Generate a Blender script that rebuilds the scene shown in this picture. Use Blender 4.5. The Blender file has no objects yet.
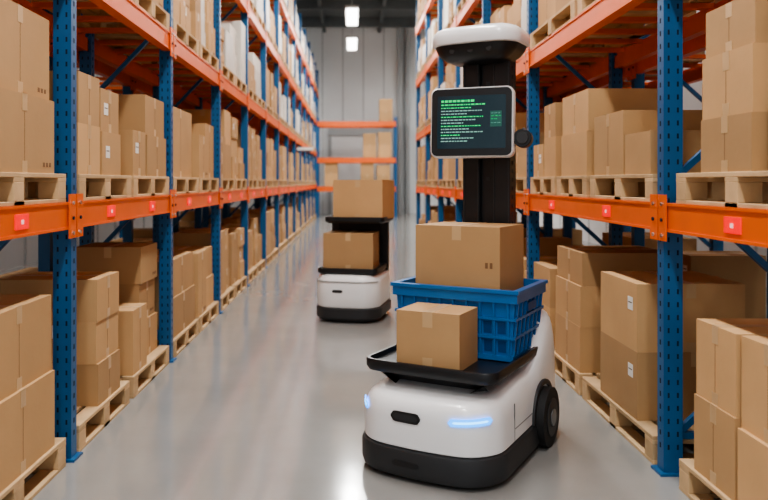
import bpy, math, random
from mathutils import Matrix, Vector
random.seed(11)
SC = bpy.context.scene
COL = SC.collection
try:
    SC.view_settings.look = 'AgX - Medium High Contrast'
except Exception:
    pass

# ------------------------------------------------------------------ materials
def mat(name, col, rough=0.5, metal=0.0, var=0.0, scale=6.0, bump=0.0, bscale=60.0, emit=None, es=0.0, island=0.0, stretch=None, spec=0.5, coat=0.0):
    m = bpy.data.materials.new(name); m.use_nodes = True
    nt = m.node_tree; b = nt.nodes['Principled BSDF']
    c4 = (col[0], col[1], col[2], 1)
    b.inputs['Base Color'].default_value = c4
    b.inputs['Roughness'].default_value = rough
    b.inputs['Metallic'].default_value = metal
    b.inputs['Specular IOR Level'].default_value = spec
    b.inputs['Coat Weight'].default_value = coat
    tc = nt.nodes.new('ShaderNodeTexCoord')
    mp = nt.nodes.new('ShaderNodeMapping')
    nt.links.new(tc.outputs['Object'], mp.inputs['Vector'])
    if stretch: mp.inputs['Scale'].default_value = stretch
    if var > 0 or island > 0:
        hsv = nt.nodes.new('ShaderNodeHueSaturation')
        hsv.inputs['Color'].default_value = c4
        n = nt.nodes.new('ShaderNodeTexNoise'); n.inputs['Scale'].default_value = scale; n.inputs['Detail'].default_value = 4
        nt.links.new(mp.outputs['Vector'], n.inputs['Vector'])
        mr = nt.nodes.new('ShaderNodeMapRange')
        mr.inputs['From Min'].default_value = 0.25; mr.inputs['From Max'].default_value = 0.75
        mr.inputs['To Min'].default_value = 1 - var; mr.inputs['To Max'].default_value = 1 + var
        nt.links.new(n.outputs['Fac'], mr.inputs['Value'])
        last = mr.outputs['Result']
        if island > 0:
            oi = nt.nodes.new('ShaderNodeObjectInfo'); ge = nt.nodes.new('ShaderNodeNewGeometry')
            a = nt.nodes.new('ShaderNodeMath'); a.operation = 'ADD'
            nt.links.new(oi.outputs['Random'], a.inputs[0]); nt.links.new(ge.outputs['Random Per Island'], a.inputs[1])
            fr = nt.nodes.new('ShaderNodeMath'); fr.operation = 'FRACT'; nt.links.new(a.outputs[0], fr.inputs[0])
            m2 = nt.nodes.new('ShaderNodeMapRange')
            m2.inputs['To Min'].default_value = 1 - island; m2.inputs['To Max'].default_value = 1 + island
            nt.links.new(fr.outputs[0], m2.inputs['Value'])
            mu = nt.nodes.new('ShaderNodeMath'); mu.operation = 'MULTIPLY'
            nt.links.new(last, mu.inputs[0]); nt.links.new(m2.outputs['Result'], mu.inputs[1]); last = mu.outputs[0]
        nt.links.new(last, hsv.inputs['Value'])
        nt.links.new(hsv.outputs['Color'], b.inputs['Base Color'])
    if bump > 0:
        n2 = nt.nodes.new('ShaderNodeTexNoise'); n2.inputs['Scale'].default_value = bscale; n2.inputs['Detail'].default_value = 3
        nt.links.new(mp.outputs['Vector'], n2.inputs['Vector'])
        bp = nt.nodes.new('ShaderNodeBump'); bp.inputs['Strength'].default_value = bump; bp.inputs['Distance'].default_value = 0.004
        nt.links.new(n2.outputs['Fac'], bp.inputs['Height']); nt.links.new(bp.outputs['Normal'], b.inputs['Normal'])
    if emit:
        b.inputs['Emission Color'].default_value = (emit[0], emit[1], emit[2], 1)
        b.inputs['Emission Strength'].default_value = es
    return m

CARD = mat('cardboard', (0.51, 0.315, 0.155), 0.75, var=0.07, scale=3, bump=0.15, bscale=40, island=0.20, spec=0.25)
TAPE = mat('packing_tape', (0.55, 0.37, 0.20), 0.35, var=0.04, spec=0.4)
SEAM = mat('box_seam', (0.20, 0.105, 0.05), 0.9)
INK = mat('box_print', (0.10, 0.06, 0.04), 0.8)
LABEL = mat('paper_label', (0.80, 0.78, 0.74), 0.6)
WRAP = mat('wrapped_stock', (0.66, 0.62, 0.56), 0.45, var=0.1, scale=5, island=0.15)
WOOD = mat('pallet_wood', (0.55, 0.38, 0.215), 0.75, var=0.16, scale=7, bump=0.3, island=0.14, spec=0.2)
BLUE = mat('rack_blue_paint', (0.005, 0.095, 0.25), 0.38, var=0.06)
ORANGE = mat('rack_orange_paint', (0.80, 0.135, 0.014), 0.4, var=0.06)
HOLE_SHADE = mat('rack_hole_painted_shade', (0.004, 0.012, 0.03), 0.9)  # near-black colour paints the shade inside slots and bolt holes; none are cut
BOLT = mat('steel_bolt', (0.5, 0.5, 0.5), 0.3, 1.0)
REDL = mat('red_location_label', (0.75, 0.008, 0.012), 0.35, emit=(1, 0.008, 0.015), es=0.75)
WHTL = mat('label_pale_mark', (0.9, 0.5, 0.5), 0.5, emit=(1, .45, .45), es=0.6)
RWHITE = mat('robot_white_shell', (0.83, 0.845, 0.86), 0.28, var=0.01, coat=0.3)
RBLACK = mat('robot_black_plastic', (0.009, 0.010, 0.012), 0.38)
RDARK = mat('robot_dark_grey_bumper', (0.024, 0.026, 0.029), 0.5, bump=0.1, bscale=150)
RGREY = mat('robot_grey_metal', (0.20, 0.21, 0.22), 0.35, 0.6)
RUBBER = mat('rubber_tyre', (0.012, 0.012, 0.013), 0.7)
BLED = mat('robot_blue_led', (0.02, 0.28, 0.9), 0.3, emit=(0.02, 0.33, 1.0), es=2.4)
BLEDC = mat('robot_blue_led_core', (0.2, 0.6, 1.0), 0.3, emit=(0.12, 0.55, 1.0), es=3.4)
TOTE = mat('tote_blue_plastic', (0.004, 0.130, 0.38), 0.33, var=0.04)
TOTE_SHADE = mat('tote_recess_painted_shade', (0.002, 0.055, 0.19), 0.5)  # darker blue paints recess shade onto slabs that sit proud; nothing is sunk
SCR = mat('screen_glass', (0.004, 0.01, 0.014), 0.12, emit=(0.015, 0.05, 0.07), es=0.35)
SG = mat('screen_green_text', (0, .3, .1), 0.4, emit=(0.02, 0.70, 0.16), es=1.0)
SW = mat('screen_pale_text', (.2, .3, .3), 0.4, emit=(0.20, 0.55, 0.42), es=0.6)
SP = mat('screen_panel', (.01, .05, .04), 0.4, emit=(0.02, 0.13, 0.10), es=0.5)
WALL = mat('wall_panel_paint', (0.76, 0.78, 0.79), 0.6, var=0.03, scale=1.2)
WSEAM = mat('wall_panel_seam', (0.40, 0.42, 0.43), 0.7)
CEIL = mat('ceiling_dark_steel', (0.10, 0.115, 0.12), 0.7, var=0.1)
DOORM = mat('roller_door_paint', (0.80, 0.80, 0.80), 0.5)
LAMPM = mat('lamp_diffuser', (1, 1, 1), 0.5, emit=(1, 0.98, 0.93), es=9)
LAMPH = mat('lamp_housing', (0.5, 0.5, 0.5), 0.5)

def floor_mat():
    m = bpy.data.materials.new('polished_concrete'); m.use_nodes = True
    nt = m.node_tree; b = nt.nodes['Principled BSDF']
    tc = nt.nodes.new('ShaderNodeTexCoord')
    n = nt.nodes.new('ShaderNodeTexNoise'); n.inputs['Scale'].default_value = 0.9; n.inputs['Detail'].default_value = 8; n.inputs['Roughness'].default_value = 0.6
    nt.links.new(tc.outputs['Object'], n.inputs['Vector'])
    r = nt.nodes.new('ShaderNodeValToRGB')
    r.color_ramp.elements[0].position = 0.3; r.color_ramp.elements[0].color = (0.266, 0.264, 0.254, 1)
    r.color_ramp.elements[1].position = 0.7; r.color_ramp.elements[1].color = (0.322, 0.320, 0.308, 1)
    nt.links.new(n.outputs['Fac'], r.inputs['Fac']); nt.links.new(r.outputs['Color'], b.inputs['Base Color'])
    r2 = nt.nodes.new('ShaderNodeMapRange'); r2.inputs['To Min'].default_value = 0.07; r2.inputs['To Max'].default_value = 0.17
    nt.links.new(n.outputs['Fac'], r2.inputs['Value']); nt.links.new(r2.outputs['Result'], b.inputs['Roughness'])
    b.inputs['Specular IOR Level'].default_value = 1.0
    n2 = nt.nodes.new('ShaderNodeTexNoise'); n2.inputs['Scale'].default_value = 5
    nt.links.new(tc.outputs['Object'], n2.inputs['Vector'])
    bp = nt.nodes.new('ShaderNodeBump'); bp.inputs['Strength'].default_value = 0.07; bp.inputs['Distance'].default_value = 0.01
    nt.links.new(n2.outputs['Fac'], bp.inputs['Height']); nt.links.new(bp.outputs['Normal'], b.inputs['Normal'])
    return m
FLOOR = floor_mat()

# ------------------------------------------------------------------ mesh builder
class MB:
    def __init__(s): s.v = []; s.f = []; s.m = []; s.mats = []
    def mi(s, mt):
        if mt not in s.mats: s.mats.append(mt)
        return s.mats.index(mt)
    def add(s, vs, fs, mt, M=None):
        o = len(s.v); k = s.mi(mt)
        for p in vs:
            p = Vector(p)
            s.v.append(M @ p if M else p)
        for f in fs: s.f.append([i + o for i in f]); s.m.append(k)
    def box(s, x0, x1, y0, y1, z0, z1, mt, M=None):
        if x0 > x1: x0, x1 = x1, x0
        if y0 > y1: y0, y1 = y1, y0
        vs = [(x0,y0,z0),(x1,y0,z0),(x1,y1,z0),(x0,y1,z0),(x0,y0,z1),(x1,y0,z1),(x1,y1,z1),(x0,y1,z1)]
        s.add(vs, [(0,3,2,1),(4,5,6,7),(0,1,5,4),(1,2,6,5),(2,3,7,6),(3,0,4,7)], mt, M)
    def bar(s, p0, p1, w, h, mt):
        p0 = Vector(p0); p1 = Vector(p1); d = p1 - p0; L = d.length
        q = d.to_track_quat('Y', 'Z').to_matrix().to_4x4()
        s.box(-w/2, w/2, 0, L, -h/2, h/2, mt, Matrix.Translation(p0) @ q)
    def cyl(s, p0, p1, r, mt, n=20, r1=None):
        p0 = Vector(p0); p1 = Vector(p1); d = p1 - p0
        q = d.to_track_quat('Z', 'Y').to_matrix().to_4x4(); M = Matrix.Translation(p0) @ q
        r1 = r if r1 is None else r1; L = d.length
        vs = [(r*math.cos(2*math.pi*i/n), r*math.sin(2*math.pi*i/n), 0) for i in range(n)] + \
             [(r1*math.cos(2*math.pi*i/n), r1*math.sin(2*math.pi*i/n), L) for i in range(n)]
        fs = [(i, (i+1) % n, n+(i+1) % n, n+i) for i in range(n)] + [tuple(range(n-1, -1, -1)), tuple(range(n, 2*n))]
        s.add(vs, fs, mt, M)
    def loft(s, rings, mt, cap0=True, cap1=True, M=None):
        n = len(rings[0]); vs = [p for r in rings for p in r]; fs = []
        for k in range(len(rings)-1):
            for i in range(n):
                j = (i+1) % n
                fs.append((k*n+i, k*n+j, (k+1)*n+j, (k+1)*n+i))
        if cap0: fs.append(tuple(range(n-1, -1, -1)))
        if cap1: fs.append(tuple((len(rings)-1)*n+i for i in range(n)))
        s.add(vs, fs, mt, M)
    def obj(s, name, parent=None, loc=(0,0,0), rot=0.0, bevel=0, seg=2, smooth=None, coll=True):
        me = bpy.data.meshes.new(name); me.from_pydata([tuple(p) for p in s.v], [], s.f)
        for mt in s.mats: me.materials.append(mt)
        for p, k in zip(me.polygons, s.m): p.material_index = k
        if smooth:
            me.shade_smooth(); me.set_sharp_from_angle(angle=math.radians(smooth))
        me.update()
        o = bpy.data.objects.new(name, me); COL.objects.link(o)
        o.location = loc; o.rotation_euler = (0, 0, rot)
        if parent: o.parent = parent
        if bevel:
            b = o.modifiers.new('bevel', 'BEVEL'); b.width = bevel; b.segments = seg; b.limit_method = 'ANGLE'; b.angle_limit = math.radians(40)
        return o

def rrect(w, l, rf, rb, bow=0.0, ns=8, na=8, cy=None):
    hw = w/2; pts = []
    def seg(a, b, n):
        for i in range(n): t = i/n; pts.append((a[0]+(b[0]-a[0])*t, a[1]+(b[1]-a[1])*t))
    def arc(cx, cyy, r, a0):
        for i in range(na): a = math.radians(a0 + 90*i/na); pts.append((cx+r*math.cos(a), cyy+r*math.sin(a)))
    seg((0, 0), (hw-rf, 0), ns); arc(hw-rf, rf, rf, -90)
    seg((hw, rf), (hw, l-rb), ns*2); arc(hw-rb, l-rb, rb, 0)
    seg((hw-rb, l), (-hw+rb, l), ns*2); arc(-hw+rb, l-rb, rb, 90)
    seg((-hw, l-rb), (-hw, rf), ns*2); arc(-hw+rf, rf, rf, 180)
    seg((-hw+rf, 0), (0, 0), ns)
    q = []
    for x, y in pts:
        if y < l*0.4:
            k = (1-y/(l*0.4)); y = y - bow*(1-(x/hw)**2)*k
        q.append((x, y))
    out = []
    n = len(q)
    for i in range(n):
        a = q[i-1]; b = q[(i+1) % n]; dx = b[0]-a[0]; dy = b[1]-a[1]; L = math.hypot(dx, dy) or 1
        out.append((q[i][0], q[i][1], dy/L, -dx/L))
    return out
def inset(ring, d, z):
    if callable(z): return [(x-nx*d, y-ny*d, z(y)) for x, y, nx, ny in ring]
    return [(x-nx*d, y-ny*d, z) for x, y, nx, ny in ring]

# ------------------------------------------------------------------ boxes / pallets
def box_geo(mb, x0, x1, y0, y1, z0, z1, tape_axis='x', label=0, card=None, s=-1, tape=True):
    card = card or CARD
    mb.box(x0, x1, y0, y1, z0, z1, card)
    if card is WRAP or not tape: return
    e = 0.0012; w = 0.026; cx = (x0+x1)/2; cy = (y0+y1)/2; d = min(0.075, (z1-z0)*0.3)
    if tape_axis == 'x':
        mb.box(x0-e, x1+e, cy-w, cy+w, z1-0.001, z1+e, TAPE)
        for xx, sg in ((x0, -1), (x1, 1)):
            mb.box(xx, xx+sg*e, cy-w, cy+w, z1-d, z1+e, TAPE)
            mb.box(xx, xx+sg*e*0.5, cy-0.0018, cy+0.0018, z0+0.002, z1, SEAM)
            mb.box(xx, xx+sg*e, cy-w, cy+w, z0, z0+d*0.7, TAPE)
    else:
        mb.box(cx-w, cx+w, y0-e, y1+e, z1-0.001, z1+e, TAPE)
        for yy, sg in ((y0, -1), (y1, 1)):
            mb.box(cx-w, cx+w, yy, yy+sg*e, z1-d, z1+e, TAPE)
            mb.box(cx-w, cx+w, yy, yy+sg*e, z0, z0+d*0.7, TAPE)
    xa = x1 if s < 0 else x0; sg = 1 if s < 0 else -1
    if label == 1:
        mb.box(xa, xa+sg*e*1.4, y0+0.06, y0+0.13, z1-0.15, z1-0.08, LABEL)
        mb.box(xa, xa+sg*e*2, y0+0.07, y0+0.12, z1-0.112, z1-0.106, INK)
    elif label == 2:
        for k in range(3):
            mb.box(xa, xa+sg*e, y1-0.06-k*0.035, y1-0.04-k*0.035, z0+0.03, z0+0.05, SEAM)

def cardboard_box(name, x0, x1, y0, y1, z0, z1, **kw):
    if x0 > x1: x0, x1 = x1, x0
    cx = (x0+x1)/2; cy = (y0+y1)/2; mb = MB()
    box_geo(mb, x0-cx, x1-cx, y0-cy, y1-cy, 0, z1-z0, **kw)
    return mb.obj(name, loc=(cx, cy, z0), bevel=0.005 if cy < 9 else 0)

PH = 0.14
def pallet_geo(mb, x0, x1, y0, y1, z):
    if x0 > x1: x0, x1 = x1, x0
    L = y1-y0; D = x1-x0
    n = 6
    bw = D/n*0.78
    for i in range(n):
        xx = x0 + (D-bw)*i/(n-1)
        mb.box(xx, xx+bw, y0, y1, z+PH-0.02, z+PH, WOOD)
    for i in range(3):
        yy = y0 + (L-0.1)*i/2
        mb.box(x0, x1, yy, yy+0.1, z+PH-0.04, z+PH-0.02, WOOD)
        mb.box(x0, x1, yy, yy+0.1, z, z+0.018, WOOD)
        for j in range(3):
            xx = x0 + (D-0.1)*j/2
            mb.box(xx, xx+0.1, yy+0.003, yy+0.097, z+0.018, z+PH-0.04, WOOD)
    mb.box(x0, x0+0.09, y0+.1, y1-.1, z, z+0.018, WOOD); mb.box(x1-0.09, x1, y0+.1, y1-.1, z, z+0.018, WOOD)
def wooden_pallet(x0, x1, y0, y1, z):
    cx = (x0+x1)/2; cy = (y0+y1)/2; mb = MB()
    pallet_geo(mb, min(x0,x1)-cx, max(x0,x1)-cx, y0-cy, y1-cy, 0)
    return mb.obj('wooden_pallet', loc=(cx, cy, z), bevel=0.002 if cy < 7 else 0, seg=1)

def load(s, xf, y0, y1, z, cols, depth=0.56, far=False, back=False):
    xa = s*(xf-0.045 if not back else xf); xb = s*(xf+depth+0.03)
    far_mb = MB() if far else None
    if far: pallet_geo(far_mb, min(xa,xb), max(xa,xb), y0, y1, z)
    else: wooden_pallet(xa, xb, y0, y1, z)
    for (ya, yb, hs, xo, kw) in cols:
        zz = z+PH; k = 0
        for h in hs:
            j = 0 if k == 0 else random.uniform(0, 0.02); jy = random.uniform(0, 0.012)
            lab = kw.get('label', random.choice([0, 0, 0, 1, 2, 0])); ax = kw.get('axis', random.choice(['x', 'x', 'y']))
            X0 = s*(xf-0.03+xo+j); X1 = s*(xf-0.03+depth-random.uniform(0, 0.05))
            x0, x1 = min(X0, X1), max(X0, X1)
            if far: box_geo(far_mb, x0, x1, ya+jy, yb-jy, zz, zz+h, ax, lab, kw.get('card'), s)
            else: cardboard_box('cardboard_box', x0, x1, ya+jy, yb-jy, zz, zz+h, tape_axis=ax, label=lab, card=kw.get('card'), s=s)
            zz += h; k += 1
    if far: far_mb.obj('loaded_pallet')

def rand_cols(y0, y1, hmax, white=0.0):
    L = y1-y0; r = random.random(); cols = []
    n = 1 if r < 0.2 else (2 if r < 0.85 else 3)
    edges = [y0+0.01]
    for i in range(1, n): edges.append(y0 + L*i/n + random.uniform(-0.08, 0.08))
    edges.append(y1-0.01)
    for i in range(n):
        tot = random.uniform(0.5, 1.0)*hmax; m = random.choice([1, 2, 2, 3]) if tot > 0.45 else random.choice([1, 2])
        hs = [tot/m*random.uniform(0.88, 1.0) for _ in range(m)]
        kw = {}
        if random.random() < white: kw['card'] = WRAP
        cols.append((edges[i]+0.004, edges[i+1]-0.004-random.uniform(0, 0.05), hs, random.uniform(0, 0.05), kw))
    return cols

# ------------------------------------------------------------------ racks
BH = 0.135
def pallet_rack(name, s, xf, depth, ys, levels, ztop, detail_y=9.0, labels=True, back=False):
    mb = MB(); pw = 0.046; pt = 0.036
    xb = xf+depth
    for y in ys:
        for xc in (xf, xb):
            mb.box(s*(xc-pw), s*(xc+pw), y-pt, y-pt+0.012, 0.012, ztop, BLUE)
            mb.box(s*(xc-pw), s*(xc-pw+0.012), y-pt+0.012, y+pt, 0.012, ztop, BLUE)
            mb.box(s*(xc+pw-0.012), s*(xc+pw), y-pt+0.012, y+pt, 0.012, ztop, BLUE)
            mb.box(s*(xc-0.07), s*(xc+0.07), y-0.06, y+0.06, 0, 0.012, BLUE)
            if y < detail_y and not back:
                z = 0.12
                while z < min(ztop, 1.4+2.2*y/5):
                    for dx in (-0.022, 0.022):
                        mb.box(s*(xc+dx-0.0045), s*(xc+dx+0.0045), y-pt-0.0008, y-pt+0.001, z, z+0.024, HOLE_SHADE)  # thin dark plate on the solid post, painted slot shade
                    mb.box(s*(xc-pw-0.0008), s*(xc-pw+0.001), y-0.006, y+0.008, z, z+0.024, HOLE_SHADE)
                    z += 0.062
        z = 0.2; k = 0
        while z + 0.6 < ztop:
            a, b = (xf+pw, xb-pw) if k % 2 == 0 else (xb-pw, xf+pw)
            mb.bar((s*a, y, z), (s*b, y, z+0.55), 0.03, 0.03, BLUE); z += 0.62; k += 1
        mb.bar((s*(xf+pw), y, 0.18), (s*(xb-pw), y, 0.18), 0.03, 0.03, BLUE)
    for i in range(len(ys)-1):
        ya, yb = ys[i]+pt+0.002, ys[i+1]-pt-0.002
        for zl in levels:
            for xc in (xf, xb):
                o = -1 if xc == xf else 1
                mb.box(s*(xc+o*0.048), s*(xc+o*0.0), ya, yb, zl, zl+BH, ORANGE)
                mb.box(s*(xc+o*0.0), s*(xc-o*0.02), ya, yb, zl, zl+BH-0.035, ORANGE)
                mb.box(s*(xc+o*0.048), s*(xc+o*0.054), ya, yb, zl+BH-0.012, zl+BH, ORANGE)
                mb.box(s*(xc+o*0.048), s*(xc+o*0.054), ya, yb, zl, zl+0.012, ORANGE)
                for yy, sg in ((ya, 1), (yb, -1)):
                    mb.box(s*(xc+o*0.054), s*(xc+o*0.06), yy-sg*0.03, yy+sg*0.055, zl-0.045, zl+BH+0.04, ORANGE)
                    if yy < 10 and o == -1:
                        for dz in (-0.02, 0.055, 0.13):
                            mb.cyl((s*(xc-0.06), yy+sg*0.012, zl+dz), (s*(xc-0.067), yy+sg*0.012, zl+dz), 0.009, BOLT if dz != 0.055 else HOLE_SHADE, 8)
            n = max(2, int((yb-ya)/0.36))
            for k in range(n):
                yy = ya + (yb-ya)*(k+0.5)/n
                mb.box(s*(xf+0.02), s*(xb-0.02), yy-0.03, yy+0.03, zl+BH-0.034, zl+BH-0.002, ORANGE)
            if labels and zl < 2 and not back:
                for p in (0.27, 0.72):
                    yy = ya + (yb-ya)*p; xx = xf-0.048
                    mb.box(s*xx, s*(xx-0.006), yy-0.062, yy+0.062, zl+0.034, zl+0.097, REDL)
                    mb.box(s*(xx-0.006), s*(xx-0.0072), yy-0.012, yy+0.012, zl+0.055, zl+0.074, WHTL)
    return mb.obj(name, bevel=0)

XL, XR = 1.455, 1.535; DL, DR = 0.62, 0.70
YL = [1.68, 3.80, 5.87, 8.02, 10.15, 12.3, 14.45, 16.6, 18.75, 20.9, 23.05, 25.2, 27.35, 29.5, 31.5]
YR = [1.2, 3.62, 6.36, 8.56, 10.76, 12.96, 15.16, 17.36]
LL = [1.165, 2.42, 3.68, 4.94]; LR = [1.165, 2.36, 3.6, 4.8]
pallet_rack('pallet_rack', -1, XL, DL, YL, LL, 6.1)
pallet_rack('pallet_rack', 1, XR, DR, YR, LR, 6.1)
bXL = XL+DL+0.32; bXR = XR+DR+0.32
pallet_rack('pallet_rack', -1, bXL, 0.7, YL[1:9], LL[:3], 5.2, back=True)
pallet_rack('pallet_rack', 1, bXR, 0.7, [2.3, 4.5, 6.7, 8.9, 11.1, 13.3, 15.5], LR[:3], 5.2, back=True)

def T(z): return z+BH
L1 = T(LL[0]); R1 = T(LR[0])
load(-1, XL, 2.66, 3.70, 0, [(2.90, 3.60, [0.36, 0.36], 0.0, dict(axis='x', label=0)), (2.67, 2.88, [0.3], 0.02, {})])
load(-1, XL, 2.66, 3.70, L1, [(2.94, 3.59, [0.345, 0.385], 0.0, dict(axis='x', label=2)), (2.68, 2.92, [0.5], 0.03, {})])
load(-1, XL, 1.75, 2.60, L1, rand_cols(1.75, 2.60, .8)); load(-1, XL, 1.75, 2.60, 0, rand_cols(1.75, 2.60, .8))
load(-1, XL, 3.88, 4.76, 0, [(4.20, 4.62, [0.235, 0.235, 0.24], 0.0, dict(label=0)), (3.90, 4.16, [0.3, 0.28], 0.16, {})])
load(-1, XL, 4.85, 5.79, 0, [(4.87, 5.22, [0.42], 0.0, dict(label=0)), (5.28, 5.72, [0.27, 0.27, 0.26], 0.06, {})])
load(-1, XL, 3.88, 4.80, L1, [(3.90, 4.24, [0.27, 0.27], 0.0, dict(label=0)), (4.28, 4.62, [0.25, 0.25], 0.0, dict(label=1))])
load(-1, XL, 4.85, 5.79, L1, [(4.87, 5.18, [0.3], 0.0, dict(label=1)), (5.22, 5.75, [0.29, 0.28], 0.0, {})])
load(1, XR, 2.45, 3.42, 0, [(2.55, 2.94, [0.3, 0.36], 0.0, dict(label=0)), (2.95, 3.30, [0.33, 0.33], 0.0, dict(axis='x', label=0))], depth=0.62)
load(1, XR, 2.45, 3.45, R1, [(2.47, 2.80, [0.25, 0.25, 0.2], 0.05, {}), (2.82, 3.24, [0.225, 0.26, 0.20], 0.0, dict(axis='x', label=0))], depth=0.62)
load(1, XR, 3.72, 4.86, 0, [(3.95, 4.55, [0.36, 0.36], 0.0, dict(axis='y', label=1)), (4.56, 4.84, [0.42], 0.1, {})], depth=0.62)
load(1, XR, 4.92, 5.62, 0, [(4.94, 5.56, [0.3, 0.27, 0.22], 0.0, dict(label=0))], depth=0.62)
load(1, XR, 5.68, 6.27, 0, [(5.70, 6.22, [0.3, 0.3], 0.0, {})], depth=0.62)
load(1, XR, 3.72, 4.70, R1, [(3.78, 4.14, [0.22], 0.0, dict(label=0)), (4.16, 4.66, [0.36], 0.0, dict(label=0))], depth=0.62)
load(1, XR, 4.76, 5.46, R1, [(4.80, 5.40, [0.29, 0.27], 0.0, dict(label=0))], depth=0.62)
load(1, XR, 5.52, 6.27, R1, [(5.54, 5.88, [0.3, 0.25], 0.0, {}), (5.90, 6.22, [0.26], 0.0, {})], depth=0.62)

def fill(s, xf, ys, levels, i0, depth, white=(0, 0, .5, .7, .7), back=False, skip=0.0):
    for i in range(i0, len(ys)-1):
        ya, yb = ys[i]+0.07, ys[i+1]-0.07; ym = (ya+yb)/2
        for k, zb in enumerate([0]+[T(z) for z in levels]):
            if k == 1 or k == 0: h = 0.82
            else: h = 0.85
            if k == 4 and ya < 6: continue
            for (a, b) in ((ya, ym-0.03), (ym+0.03, yb)):
                if random.random() < skip: continue
                load(s, xf, a, b, zb, rand_cols(a, b, h, white[k]), depth=depth, far=(ya > 10 or back or k >= 2), back=back)
fill(-1, XL, YL, LL, 2, 0.56)
fill(1, XR, YR, LR, 2, 0.62, white=(0, 0, .15, .5, .5))
for (s, xf, ys, lv, dp, wt) in ((-1, XL, YL, LL, 0.56, .4), (1, XR, YR, LR, 0.62, .2)):
    for i in (0, 1):
        ya, yb = ys[i]+0.07, ys[i+1]-0.07; ym = (ya+yb)/2
        for z in lv[1:3]:
            for (a, b) in ((ya, ym-0.03), (ym+0.03, yb)):
                load(s, xf, a, b, T(z), rand_cols(a, b, 0.8, wt), depth=dp, far=True)
fill(-1, bXL, YL[1:9], LL[:3], 0, 0.6, back=True, white=(.1, .2, .5, .5, .5), skip=.25)
fill(1, bXR, [2.3, 4.5, 6.7, 8.9, 11.1, 13.3, 15.5], LR[:3], 0, 0.6, back=True, white=(.1, .2, .5, .5, .5), skip=.25)

# ------------------------------------------------------------------ room shell
def plate(name, x0, x1, y0, y1, z0, z1, mt):
    mb = MB(); mb.box(x0, x1, y0, y1, z0, z1, mt); return mb.obj(name)
plate('floor', -5.6, 5.6, -6, 34, -0.1, 0, FLOOR)
mb = MB(); mb.box(-5.6, 5.6, -6, 34, 8.2, 8.3, CEIL)
for k in range(13): mb.box(-5.5, 5.5, -5+k*3, -4.85+k*3, 7.85, 8.2, CEIL)
for x in (-3.6, -1.2, 1.2, 3.6): mb.box(x-.06, x+.06, -6, 32.9, 7.95, 8.2, CEIL)
mb.obj('ceiling')
def wall(name, x0, x1, y0, y1, axis):
    mb = MB(); mb.box(x0, x1, y0, y1, 0, 8.2, WALL)
    if axis == 'x':
        x = x0+0.6
        while x < x1: mb.box(x-.02, x+.02, y0-.012, y0, 0, 8.2, WSEAM); x += 0.9
    else:
        xs = x1 if x0 < 0 else x0; sg = 1 if x0 < 0 else -1; y = y0+.6
        while y < y1: mb.box(xs, xs+sg*.012, y-.02, y+.02, 0, 8.2, WSEAM); y += 1.2
    mb.obj(name)
wall('wall_back', -5.5, 5.5, 33, 33.2, 'x')
wall('wall_left', -5.6, -5.5, -6, 33.2, 'y')
wall('wall_right', 5.5, 5.6, -6, 33.2, 'y')
mb = MB()
for k in range(22): mb.box(-0.9, 1.5, 32.9, 32.97, 0.02+k*0.155, 0.165+k*0.155, DOORM)
mb.box(-1.05, -0.9, 32.85, 32.985, 0, 3.6, WSEAM); mb.box(1.5, 1.65, 32.85, 32.985, 0, 3.6, WSEAM); mb.box(-1.05, 1.65, 32.8, 32.985, 3.43, 3.75, WSEAM)
mb.obj('door_1')
mb = MB()
for x in (2.0, 2.35): mb.box(x, x+.16, 32.7, 32.98, 0, 8.1, WSEAM)
mb.obj('trim_1')

# end cross rack
mb = MB()
for x in (-1.38, 1.75):
    for y in (30.0, 30.8): mb.box(x-.05, x+.05, y-.04, y+.04, 0, 4.0, BLUE)
for z in (1.1, 2.25, 3.7):
    for y in (29.94, 30.86): mb.box(-1.38, 1.75, y-.03, y+.03, z-.08, z+.12, ORANGE)
    for k in range(8): mb.box(-1.2+k*.38, -1.12+k*.38, 29.9, 30.85, z+.05, z+.118, ORANGE)
mb.obj('pallet_rack')
for z, xs in ((3.82, (1.1,)), (2.37, (0.45, 1.05)), (1.22, (-1.1, 0.35, 1.0))):
    for x in xs:
        mb = MB(); zz = z
        for k in range(2):
            h = random.uniform(.4, .55); box_geo(mb, x, x+.52, 30.0, 30.7, zz, zz+h, 'y', 0); zz += h
        mb.obj('cardboard_box_stack')

mb = MB(); mb.box(-1.43, -1.0, 19.45, 19.47, 2.22, 2.3, LABEL); mb.box(-1.43, -1.05, 19.3, 19.62, 2.2, 2.225, RGREY)
mb.obj('aisle_marker_bracket')

# ------------------------------------------------------------------ lamps
def lamp(x, y, z, L, W, power, ctop):
    mb = MB()
    mb.box(x-W-.03, x+W+.03, y-L, y+L, z+.03, z+.11, LAMPH); mb.box(x-W, x+W, y-L+.03, y+L-.03, z, z+.03, LAMPM)
    for yy in (y-.8*L, y+.8*L): mb.cyl((x, yy, z+.11), (x, yy, ctop), .008, LAMPH, 6)
    mb.obj('ceiling_lamp')
    li = bpy.data.lights.new('lamp_light', 'AREA'); li.shape = 'RECTANGLE'; li.size = 2*W; li.size_y = 2*L-.1; li.energy = power; li.color = (1, .985, .955)
    o = bpy.data.objects.new('lamp_light', li); COL.objects.link(o); o.location = (x, y, z-.02)
for y, p in ((-3.0, 170), (1.0, 170), (5.0, 175), (9.2, 175), (13.4, 185), (17.6, 200), (21.9, 220), (26.2, 280)): lamp(0, y, 6.19, 1.1, .16, p, 7.95)
for s in (-1, 1):
    for y in (0, 6, 12, 20, 28): lamp(s*4.3, y, 7.19, 1.2, .2, 85, 8.2)

# ------------------------------------------------------------------ main robot
def empty(name, loc, rot):
    e = bpy.data.objects.new(name, None); COL.objects.link(e); e.location = loc; e.rotation_euler = (0, 0, rot); e.empty_display_size = .2; return e
def sstep(a, b, x):
    t = max(0, min(1, (x-a)/(b-a))); return t*t*(3-2*t)

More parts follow.
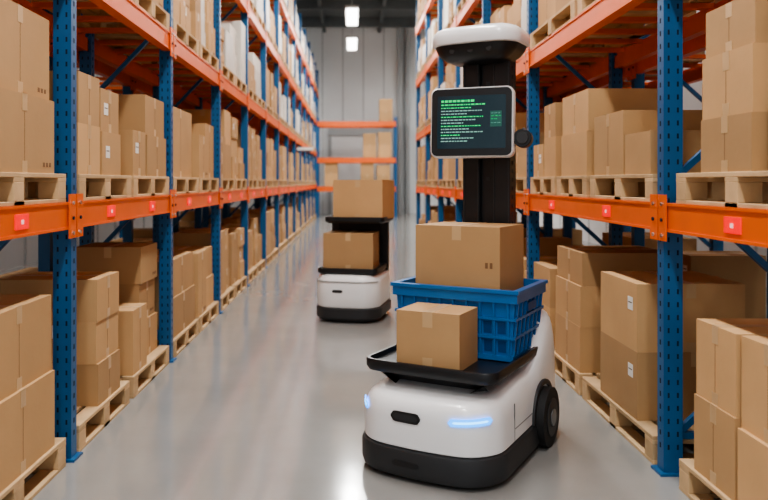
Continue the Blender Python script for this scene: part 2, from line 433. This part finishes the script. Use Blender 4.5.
def surf_patch(mb, ring, s0, s1, z0, z1, off, mt, n=12, rnd=True, tilt=0.0):
    P = [Vector((p[0], p[1])) for p in ring]; N = [Vector((p[2], p[3])) for p in ring]; m = len(P)
    cum = [0]
    for i in range(m): cum.append(cum[-1]+(P[(i+1) % m]-P[i]).length)
    tot = cum[-1]
    def at(s):
        s %= tot
        for i in range(m):
            if cum[i+1] >= s:
                t = (s-cum[i])/max(1e-9, cum[i+1]-cum[i]); return P[i].lerp(P[(i+1) % m], t), N[i].lerp(N[(i+1) % m], t).normalized()
    vs = []; h = (z1-z0)/2; zc = (z0+z1)/2
    for i in range(n+1):
        s = s0+(s1-s0)*i/n; p, nn = at(s)
        d = min(s-s0, s1-s); hh = h if (not rnd or d >= h) else math.sqrt(max(0.0, h*h-(h-d)**2))
        hh = max(hh, h*0.15); zt = zc+tilt*(i/n-.5)
        for o in (off, -0.003):
            q = p+nn*o; vs.append((q.x, q.y, zt-hh)); vs.append((q.x, q.y, zt+hh))
    fs = []
    for i in range(n):
        a = i*4; b = a+4
        fs += [(a, b, b+1, a+1), (a+1, b+1, b+3, a+3), (a+2, b+2, b, a)]
    fs += [(0, 1, 3, 2), (n*4, n*4+2, n*4+3, n*4+1)]
    mb.add(vs, fs, mt)

RZ = math.radians(-30); RP = (0.345, 3.600, 0)
rob = empty('warehouse_transport_robot', RP, RZ)
F0 = -.085; BX = .022
LEN = 1.155; W = 0.72
def shift(ring, dy): return [(x+BX, y+dy, a, b) for x, y, a, b in ring]
ring = shift(rrect(W, LEN, 0.16, 0.16, bow=0.05), F0)
ringB = shift(rrect(W+0.03, LEN+0.02, 0.17, 0.17, bow=0.055), F0-.01)
mb = MB()
mb.loft([inset(ringB, .03, .014), inset(ringB, .008, .026), inset(ringB, .0, .05), inset(ringB, 0, .128), inset(ringB, .006, .146), inset(ringB, .022, .154)], RDARK)
mb.loft([inset(ringB, .08, .008), inset(ringB, .08, .03)], RBLACK)
surf_patch(mb, ringB, -.12, .02, .075, .10, .003, RBLACK)
mb.obj('bumper', rob, smooth=35)
def hz(y): return 0.385 + 0.035*sstep(0.0, .45, y) + 0.265*sstep(.52, .92, y)
def lev(t): return lambda y: .15+(hz(y)-.15)*t
mb = MB()
rs = [inset(ring, .012, .15), inset(ring, 0, .16)]
for t, d in ((.2, 0), (.4, .001), (.6, .004), (.72, .009), (.82, .017), (.90, .029), (.955, .045), (.985, .066), (1.0, .095)): rs.append(inset(ring, d, lev(t)))
n = len(ring)
mb.loft(rs, RWHITE, cap1=False)
top = inset(ring, .095, lev(1.0)); vs = list(top); fs = []
half = n//2
for i in range(half):
    a, b = i, (i+1); c, d = (n-(i+1)) % n, (n-i) % n
    q = [a, b, c, d]; q2 = []
    for t_ in q:
        if t_ not in q2: q2.append(t_)
    if len(q2) >= 3: fs.append(tuple(q2))
mb.add(vs, fs, RWHITE)
mb.obj('white_shell', rob, smooth=50)
mb = MB()
surf_patch(mb, ring, -.135, .02, .275, .325, .002, RBLACK)
surf_patch(mb, ring, -.12, .005, .287, .313, .003, RDARK)
surf_patch(mb, ring, .155, .365, .296, .330, .0015, BLED, n=18, tilt=.012)
surf_patch(mb, ring, .175, .345, .308, .318, .0022, BLEDC, n=18, tilt=.010)
surf_patch(mb, ring, -.41, -.30, .296, .330, .0015, BLED, n=18, tilt=-.012)
surf_patch(mb, ring, -.395, -.315, .308, .318, .0022, BLEDC, n=18, tilt=-.010)
surf_patch(mb, ring, .60, .605, .16, .34, .001, RGREY, n=2, rnd=False)
surf_patch(mb, ring, .61, 1.12, .215, .219, .001, RGREY, n=20, rnd=False)
mb.obj('front_lights_and_slot', rob)
mb = MB(); WY = .68; WR = .155
for sx in (-1, 1):
    x = BX+sx*(W/2-.03)
    mb.cyl((x, WY, WR), (x+sx*.08, WY, WR), WR, RUBBER, 36)
    mb.cyl((x+sx*.08, WY, WR), (x+sx*.086, WY, WR), .10, RDARK, 30)
    mb.cyl((x+sx*.086, WY, WR), (x+sx*.093, WY, WR), .045, RGREY, 20)
    vs = []
    for i in range(17):
        a = math.pi*i/16
        for r_, dx in ((WR+.012, .0), (WR+.038, .0), (WR+.038, .042), (WR+.012, .042)):
            vs.append((x+sx*(dx), WY+r_*math.cos(a), WR+r_*math.sin(a)))
    fs = []
    for i in range(16):
        for k in range(4): fs.append((i*4+k, i*4+(k+1) % 4, i*4+4+(k+1) % 4, i*4+4+k))
    mb.add(vs, fs, RDARK)
    mb.cyl((BX+sx*.22-.02, .16, .04), (BX+sx*.22+.02, .16, .04), .04, RUBBER, 18)
mb.obj('wheels', rob, bevel=.006, smooth=40)
mb = MB()
tr = rrect(.70, .875, .07, .06, bow=.01)
def ty(ringpts, dy): return [(x, y+dy, z) for x, y, z in ringpts]
TY = .012
mb.loft([ty(inset(tr, .17, .38), TY), ty(inset(tr, .11, .415), TY), ty(inset(tr, .06, .447), TY)], RBLACK)
mb.loft([ty(inset(tr, .05, .445), TY), ty(inset(tr, .012, .457), TY), ty(inset(tr, 0, .475), TY), ty(inset(tr, 0, .508), TY), ty(inset(tr, .004, .514), TY),
         ty(inset(tr, .02, .514), TY), ty(inset(tr, .028, .49), TY), ty(inset(tr, .05, .488), TY)], RBLACK)
mb.obj('cargo_tray', rob, smooth=35)
# mast
mb = MB()
MX = -.02
mb.box(MX-.15, MX+.15, .90, 1.02, .55, .72, RBLACK)
for sx in (-1, 1):
    mb.box(MX+sx*.042, MX+sx*.145, .92, 1.03, .6, 2.2, RBLACK)
    mb.box(MX+sx*.046, MX+sx*.052, .914, .92, .7, 2.18, RDARK)
    mb.box(MX+sx*.133, MX+sx*.141, .914, .92, .7, 2.18, RDARK)
    for k in range(28): mb.box(MX+sx*.145, MX+sx*.149, .955, .975, .75+k*.05, .775+k*.05, RDARK)
mb.box(MX-.042, MX+.042, .955, 1.03, .6, 2.2, RBLACK)
for k in range(5): mb.box(MX-.012, MX+.012, .948, .956, .85+k*.28, .87+k*.28, RDARK)
mb.obj('mast', rob, bevel=.006)
# head
mb = MB()
hr = [(x-.045, y, a, b) for x, y, a, b in rrect(.535, .36, .11, .11, bow=.03)]
HY = .72
def hh(d, z): return ty(inset(hr, d, z-.05), HY)
mb.loft([hh(.02, 2.235), hh(.004, 2.240), hh(0, 2.25), hh(0, 2.285), hh(.008, 2.31), hh(.025, 2.328), hh(.06, 2.342), hh(.11, 2.350), hh(.14, 2.352)], RWHITE)
mb.loft([hh(.12, 2.145), hh(.09, 2.152), hh(.055, 2.176), hh(.03, 2.207), hh(.018, 2.236)], RBLACK)
for x in (-.155, -.045, .065): mb.cyl((x, HY+.04, 2.155), (x, HY+.005, 2.152), .016, RDARK, 18)
mb.obj('sensor_head', rob, smooth=40)
# tablet
tab = bpy.data.objects.new('display_tablet', None); COL.objects.link(tab); tab.parent = rob; tab.location = (-.06, .80, 1.742); tab.rotation_euler = (math.radians(-3), 0, math.radians(9))
def vring(w, h, r, d, y):
    pts = []
    for cx, cz, a0 in ((w/2-r, -h/2+r, -90), (w/2-r, h/2-r, 0), (-w/2+r, h/2-r, 90), (-w/2+r, -h/2+r, 180)):
        for i in range(9):
            a = math.radians(a0+90*i/8); rr = r-d; pts.append((cx+rr*math.cos(a), y, cz+rr*math.sin(a)))
    return pts
mb = MB(); TW, TH = .48, .405
mb.loft([vring(TW, TH, .04, .006, -.03), vring(TW, TH, .04, 0, -.022), vring(TW, TH, .04, 0, .04), vring(TW, TH, .04, .015, .055)], RWHITE)
mb.loft([vring(TW-.018, TH-.018, .034, 0, -.034), vring(TW-.018, TH-.018, .034, 0, -.028)], RBLACK)
mb.loft([vring(TW-.085, TH-.10, .008, 0, -.0355), vring(TW-.085, TH-.10, .008, 0, -.033)], SCR)
random.seed(5)
def words(z, x0, x1, mt, h=.006):
    x = x0
    while x < x1-.008:
        w = random.uniform(.006, .022); w = min(w, x1-x); mb.box(x, x+w, -.0363, -.0354, z, z+h, mt); x += w+.005
words(.116, -.175, .03, SG, .013); words(.097, -.175, .08, SG, .008)
zz = .080
for k, L in enumerate((.18, .24, .15, .25, .21, .13, .23, .17, .25, .11, .20, .16)):
    words(zz, -.175, -.175+L, (SG, SW, SW)[k % 3], .006); zz -= .0175
mb.box(.11, .175, -.0363, -.0354, -.03, .06, SP)
words(.045, .115, .165, SW, .005); words(.03, .115, .17, SG, .005); words(.012, .115, .16, SG, .005); words(-.01, .115, .17, SW, .005)
mb.obj('tablet_body', tab, smooth=40)
mb = MB()
mb.cyl((0, .05, 0), (0, .12, 0), .05, RBLACK, 24)
mb.cyl((.285, -.005, -.095), (.285, .07, -.095), .052, RBLACK, 28); mb.cyl((.285, -.012, -.095), (.285, -.004, -.095), .036, RDARK, 28)
mb.cyl((.255, .035, -.095), (.30, .035, -.04), .018, RGREY, 14)
mb.box(.15, .28, .045, .075, -.125, -.065, RBLACK)
mb.obj('tablet_mount', tab, bevel=.004, smooth=40)

RM = Matrix.Translation(RP) @ Matrix.Rotation(RZ, 4, 'Z')
def on_robot(mb, name, x, y, z, rz=0, M=RM, yaw=RZ, **kw):
    p = M @ Vector((x, y, z)); return mb.obj(name, loc=p, rot=yaw+rz, **kw)
mb = MB(); box_geo(mb, -.165, .165, -.135, .135, 0, .275, 'y', 0)
on_robot(mb, 'cardboard_box', -.015, .198, .489, math.radians(2), bevel=.005)
mb = MB(); box_geo(mb, -.24, .24, -.19, .19, 0, .655, 'y', 0)
mb.box(.16, .175, -.1912, -.19, .44, .47, SEAM); mb.box(.185, .20, -.1912, -.19, .44, .47, SEAM)
on_robot(mb, 'cardboard_box', .0, .610, .512, math.radians(-1), bevel=.005)
# tote
mb = MB()
hw0, hw1, y0a, y0b, y1a, y1b, tz0, tz1 = .305, .335, -.215, -.24, .225, .25, 0, .36
def rect(hw, ya, yb, z): return [(-hw, ya, z), (hw, ya, z), (hw, yb, z), (-hw, yb, z)]
th = .012
mb.loft([rect(hw0, y0a, y1a, 0), rect(hw1, y0b, y1b, tz1), rect(hw1-th, y0b+th, y1b-th, tz1), rect(hw0-th, y0a+th, y1a-th, .02)], TOTE)
def frame(hw, ya, yb, z0, z1, t, e, mt):
    mb.box(-hw-e, hw+e, ya-e, ya-e+t, z0, z1, mt); mb.box(-hw-e, hw+e, yb+e-t, yb+e, z0, z1, mt)
    mb.box(-hw-e, -hw-e+t, ya-e+t, yb+e-t, z0, z1, mt); mb.box(hw+e-t, hw+e, ya-e+t, yb+e-t, z0, z1, mt)
frame(hw1, y0b, y1b, tz1-.012, tz1+.006, .035, .022, TOTE)
frame(hw1-.002, y0b+.002, y1b-.002, tz1-.06, tz1-.012, .018, .014, TOTE)
frame(hw1-.010, y0b+.009, y1b-.009, tz1-.150, tz1-.135, .012, .013, TOTE)
frame(hw1-.019, y0b+.016, y1b-.016, tz1-.245, tz1-.230, .012, .013, TOTE)
frame(hw0+.002, y0a-.002, y1a+.002, .004, .03, .012, .012, TOTE)
def wx(z): return hw0+(hw1-hw0)*z/tz1
def yw(sg, z): return (y0a+(y0b-y0a)*z/tz1) if sg < 0 else (y1a+(y1b-y1a)*z/tz1)
def slab(pts, mt): mb.add(pts, [(0,1,2,3),(4,7,6,5),(0,4,5,1),(1,5,6,2),(2,6,7,3),(3,7,4,0)], mt)
za, zb = .01, tz1-.05
def rib_y(x, sg, za, zb, w, e, mt):
    ya, yb = yw(sg, za), yw(sg, zb)
    slab([(x-w, ya, za), (x+w, ya, za), (x+w, yb, zb), (x-w, yb, zb), (x-w, ya+sg*e, za), (x+w, ya+sg*e, za), (x+w, yb+sg*e, zb), (x-w, yb+sg*e, zb)], mt)
def rib_x(y, sg, za, zb, w, e, mt):
    xa = sg*wx(za); xb = sg*wx(zb)
    slab([(xa, y-w, za), (xa, y+w, za), (xb, y+w, zb), (xb, y-w, zb), (xa+sg*e, y-w, za), (xa+sg*e, y+w, za), (xb+sg*e, y+w, zb), (xb+sg*e, y-w, zb)], mt)
gx = [-.295+k*.59/8 for k in range(9)]; gy = [-.205+k*.42/6 for k in range(7)]
for sg in (-1, 1):
    for x in gx: rib_y(x, sg, za, zb, .006, .012, TOTE)
    for y in gy: rib_x(y, sg, za, zb, .006, .012, TOTE)
    for (a, b) in ((.045, .105), (.14, .20)):  # shade of sunken panels painted as darker slabs between the ribs
        for i in range(8): rib_y((gx[i]+gx[i+1])/2, sg, a, b, .021, .0015, TOTE_SHADE)
        for i in range(6): rib_x((gy[i]+gy[i+1])/2, sg, a, b, .020, .0015, TOTE_SHADE)
for sg in (-1, 1):
    mb.box(sg*(hw1-.01), sg*(hw1+.013), -.07, .08, tz1-.118, tz1-.075, TOTE_SHADE)  # dark slab paints the shade of a hand slot
on_robot(mb, 'blue_plastic_tote', .0, .605, .489, 0, bevel=.003)

# ------------------------------------------------------------------ second robot
RZ2 = math.radians(-13); P2 = (-0.065, 7.45, 0)
rb2 = empty('warehouse_transport_robot', P2, RZ2)
r2 = rrect(.66, .80, .16, .15, bow=.04); r2b = rrect(.68, .82, .17, .16, bow=.045)
mb = MB()
mb.loft([inset(r2b, .03, .02), inset(r2b, 0, .05), inset(r2b, 0, .14), inset(r2b, .02, .155)], RDARK)
mb.loft([inset(r2b, .08, .005), inset(r2b, .08, .03)], RBLACK)
mb.loft([inset(r2, .01, .152), inset(r2, 0, .17), inset(r2, 0, .38), inset(r2, .008, .42), inset(r2, .03, .455), inset(r2, .07, .47), inset(r2, .1, .472)], RWHITE)
surf_patch(mb, r2, -.13, -.02, .30, .33, .002, RBLACK)
surf_patch(mb, r2, -.36, .36, .405, .412, .004, RGREY, n=30, rnd=False)
mb.obj('base', rb2, smooth=40)
mb = MB()
t2 = rrect(.62, .60, .06, .06)
for z, dx, dy in ((.49, 0, .04), (1.0, .05, .14)):
    def sh(d, zz): return [(x+dx, y+dy, q) for x, y, q in inset(t2, d, zz)]
    mb.loft([sh(.03, z-.02), sh(.0, z), sh(0, z+.045), sh(.015, z+.045), sh(.025, z+.02)], RBLACK)
for sx in (-1, 1):
    mb.box(sx*.22, sx*.31, .66, .73, .45, 1.0, RBLACK)
mb.box(-.22, .22, .68, .71, .45, 1.0, RDARK)
mb.obj('shelf_frame', rb2, bevel=.004)
M2 = Matrix.Translation(P2) @ Matrix.Rotation(RZ2, 4, 'Z')
mb = MB(); box_geo(mb, -.255, .255, -.22, .22, 0, .37, 'y', 0); on_robot(mb, 'cardboard_box', -.01, .32, .512, math.radians(3), M2, RZ2, bevel=.005)
mb = MB(); box_geo(mb, -.265, .265, -.22, .22, 0, .40, 'y', 0); on_robot(mb, 'cardboard_box', .10, .42, 1.022, math.radians(-6), M2, RZ2, bevel=.005)

# ------------------------------------------------------------------ world & camera
w = bpy.data.worlds.new('World'); SC.world = w; w.use_nodes = True
w.node_tree.nodes['Background'].inputs['Color'].default_value = (0.94, 0.97, 1, 1)
w.node_tree.nodes['Background'].inputs['Strength'].default_value = 0.8
cd = bpy.data.cameras.new('camera'); cam = bpy.data.objects.new('camera', cd); COL.objects.link(cam)
cam.location = (0, 0, 1.4); cam.rotation_euler = (math.radians(90), 0, 0)
cd.sensor_width = 36; cd.lens = 750/768*36; cd.shift_x = 32/768; cd.shift_y = -68/768
cd.dof.use_dof = True; cd.dof.focus_distance = 3.9; cd.dof.aperture_fstop = 2.0
cd.clip_end = 100
SC.camera = cam
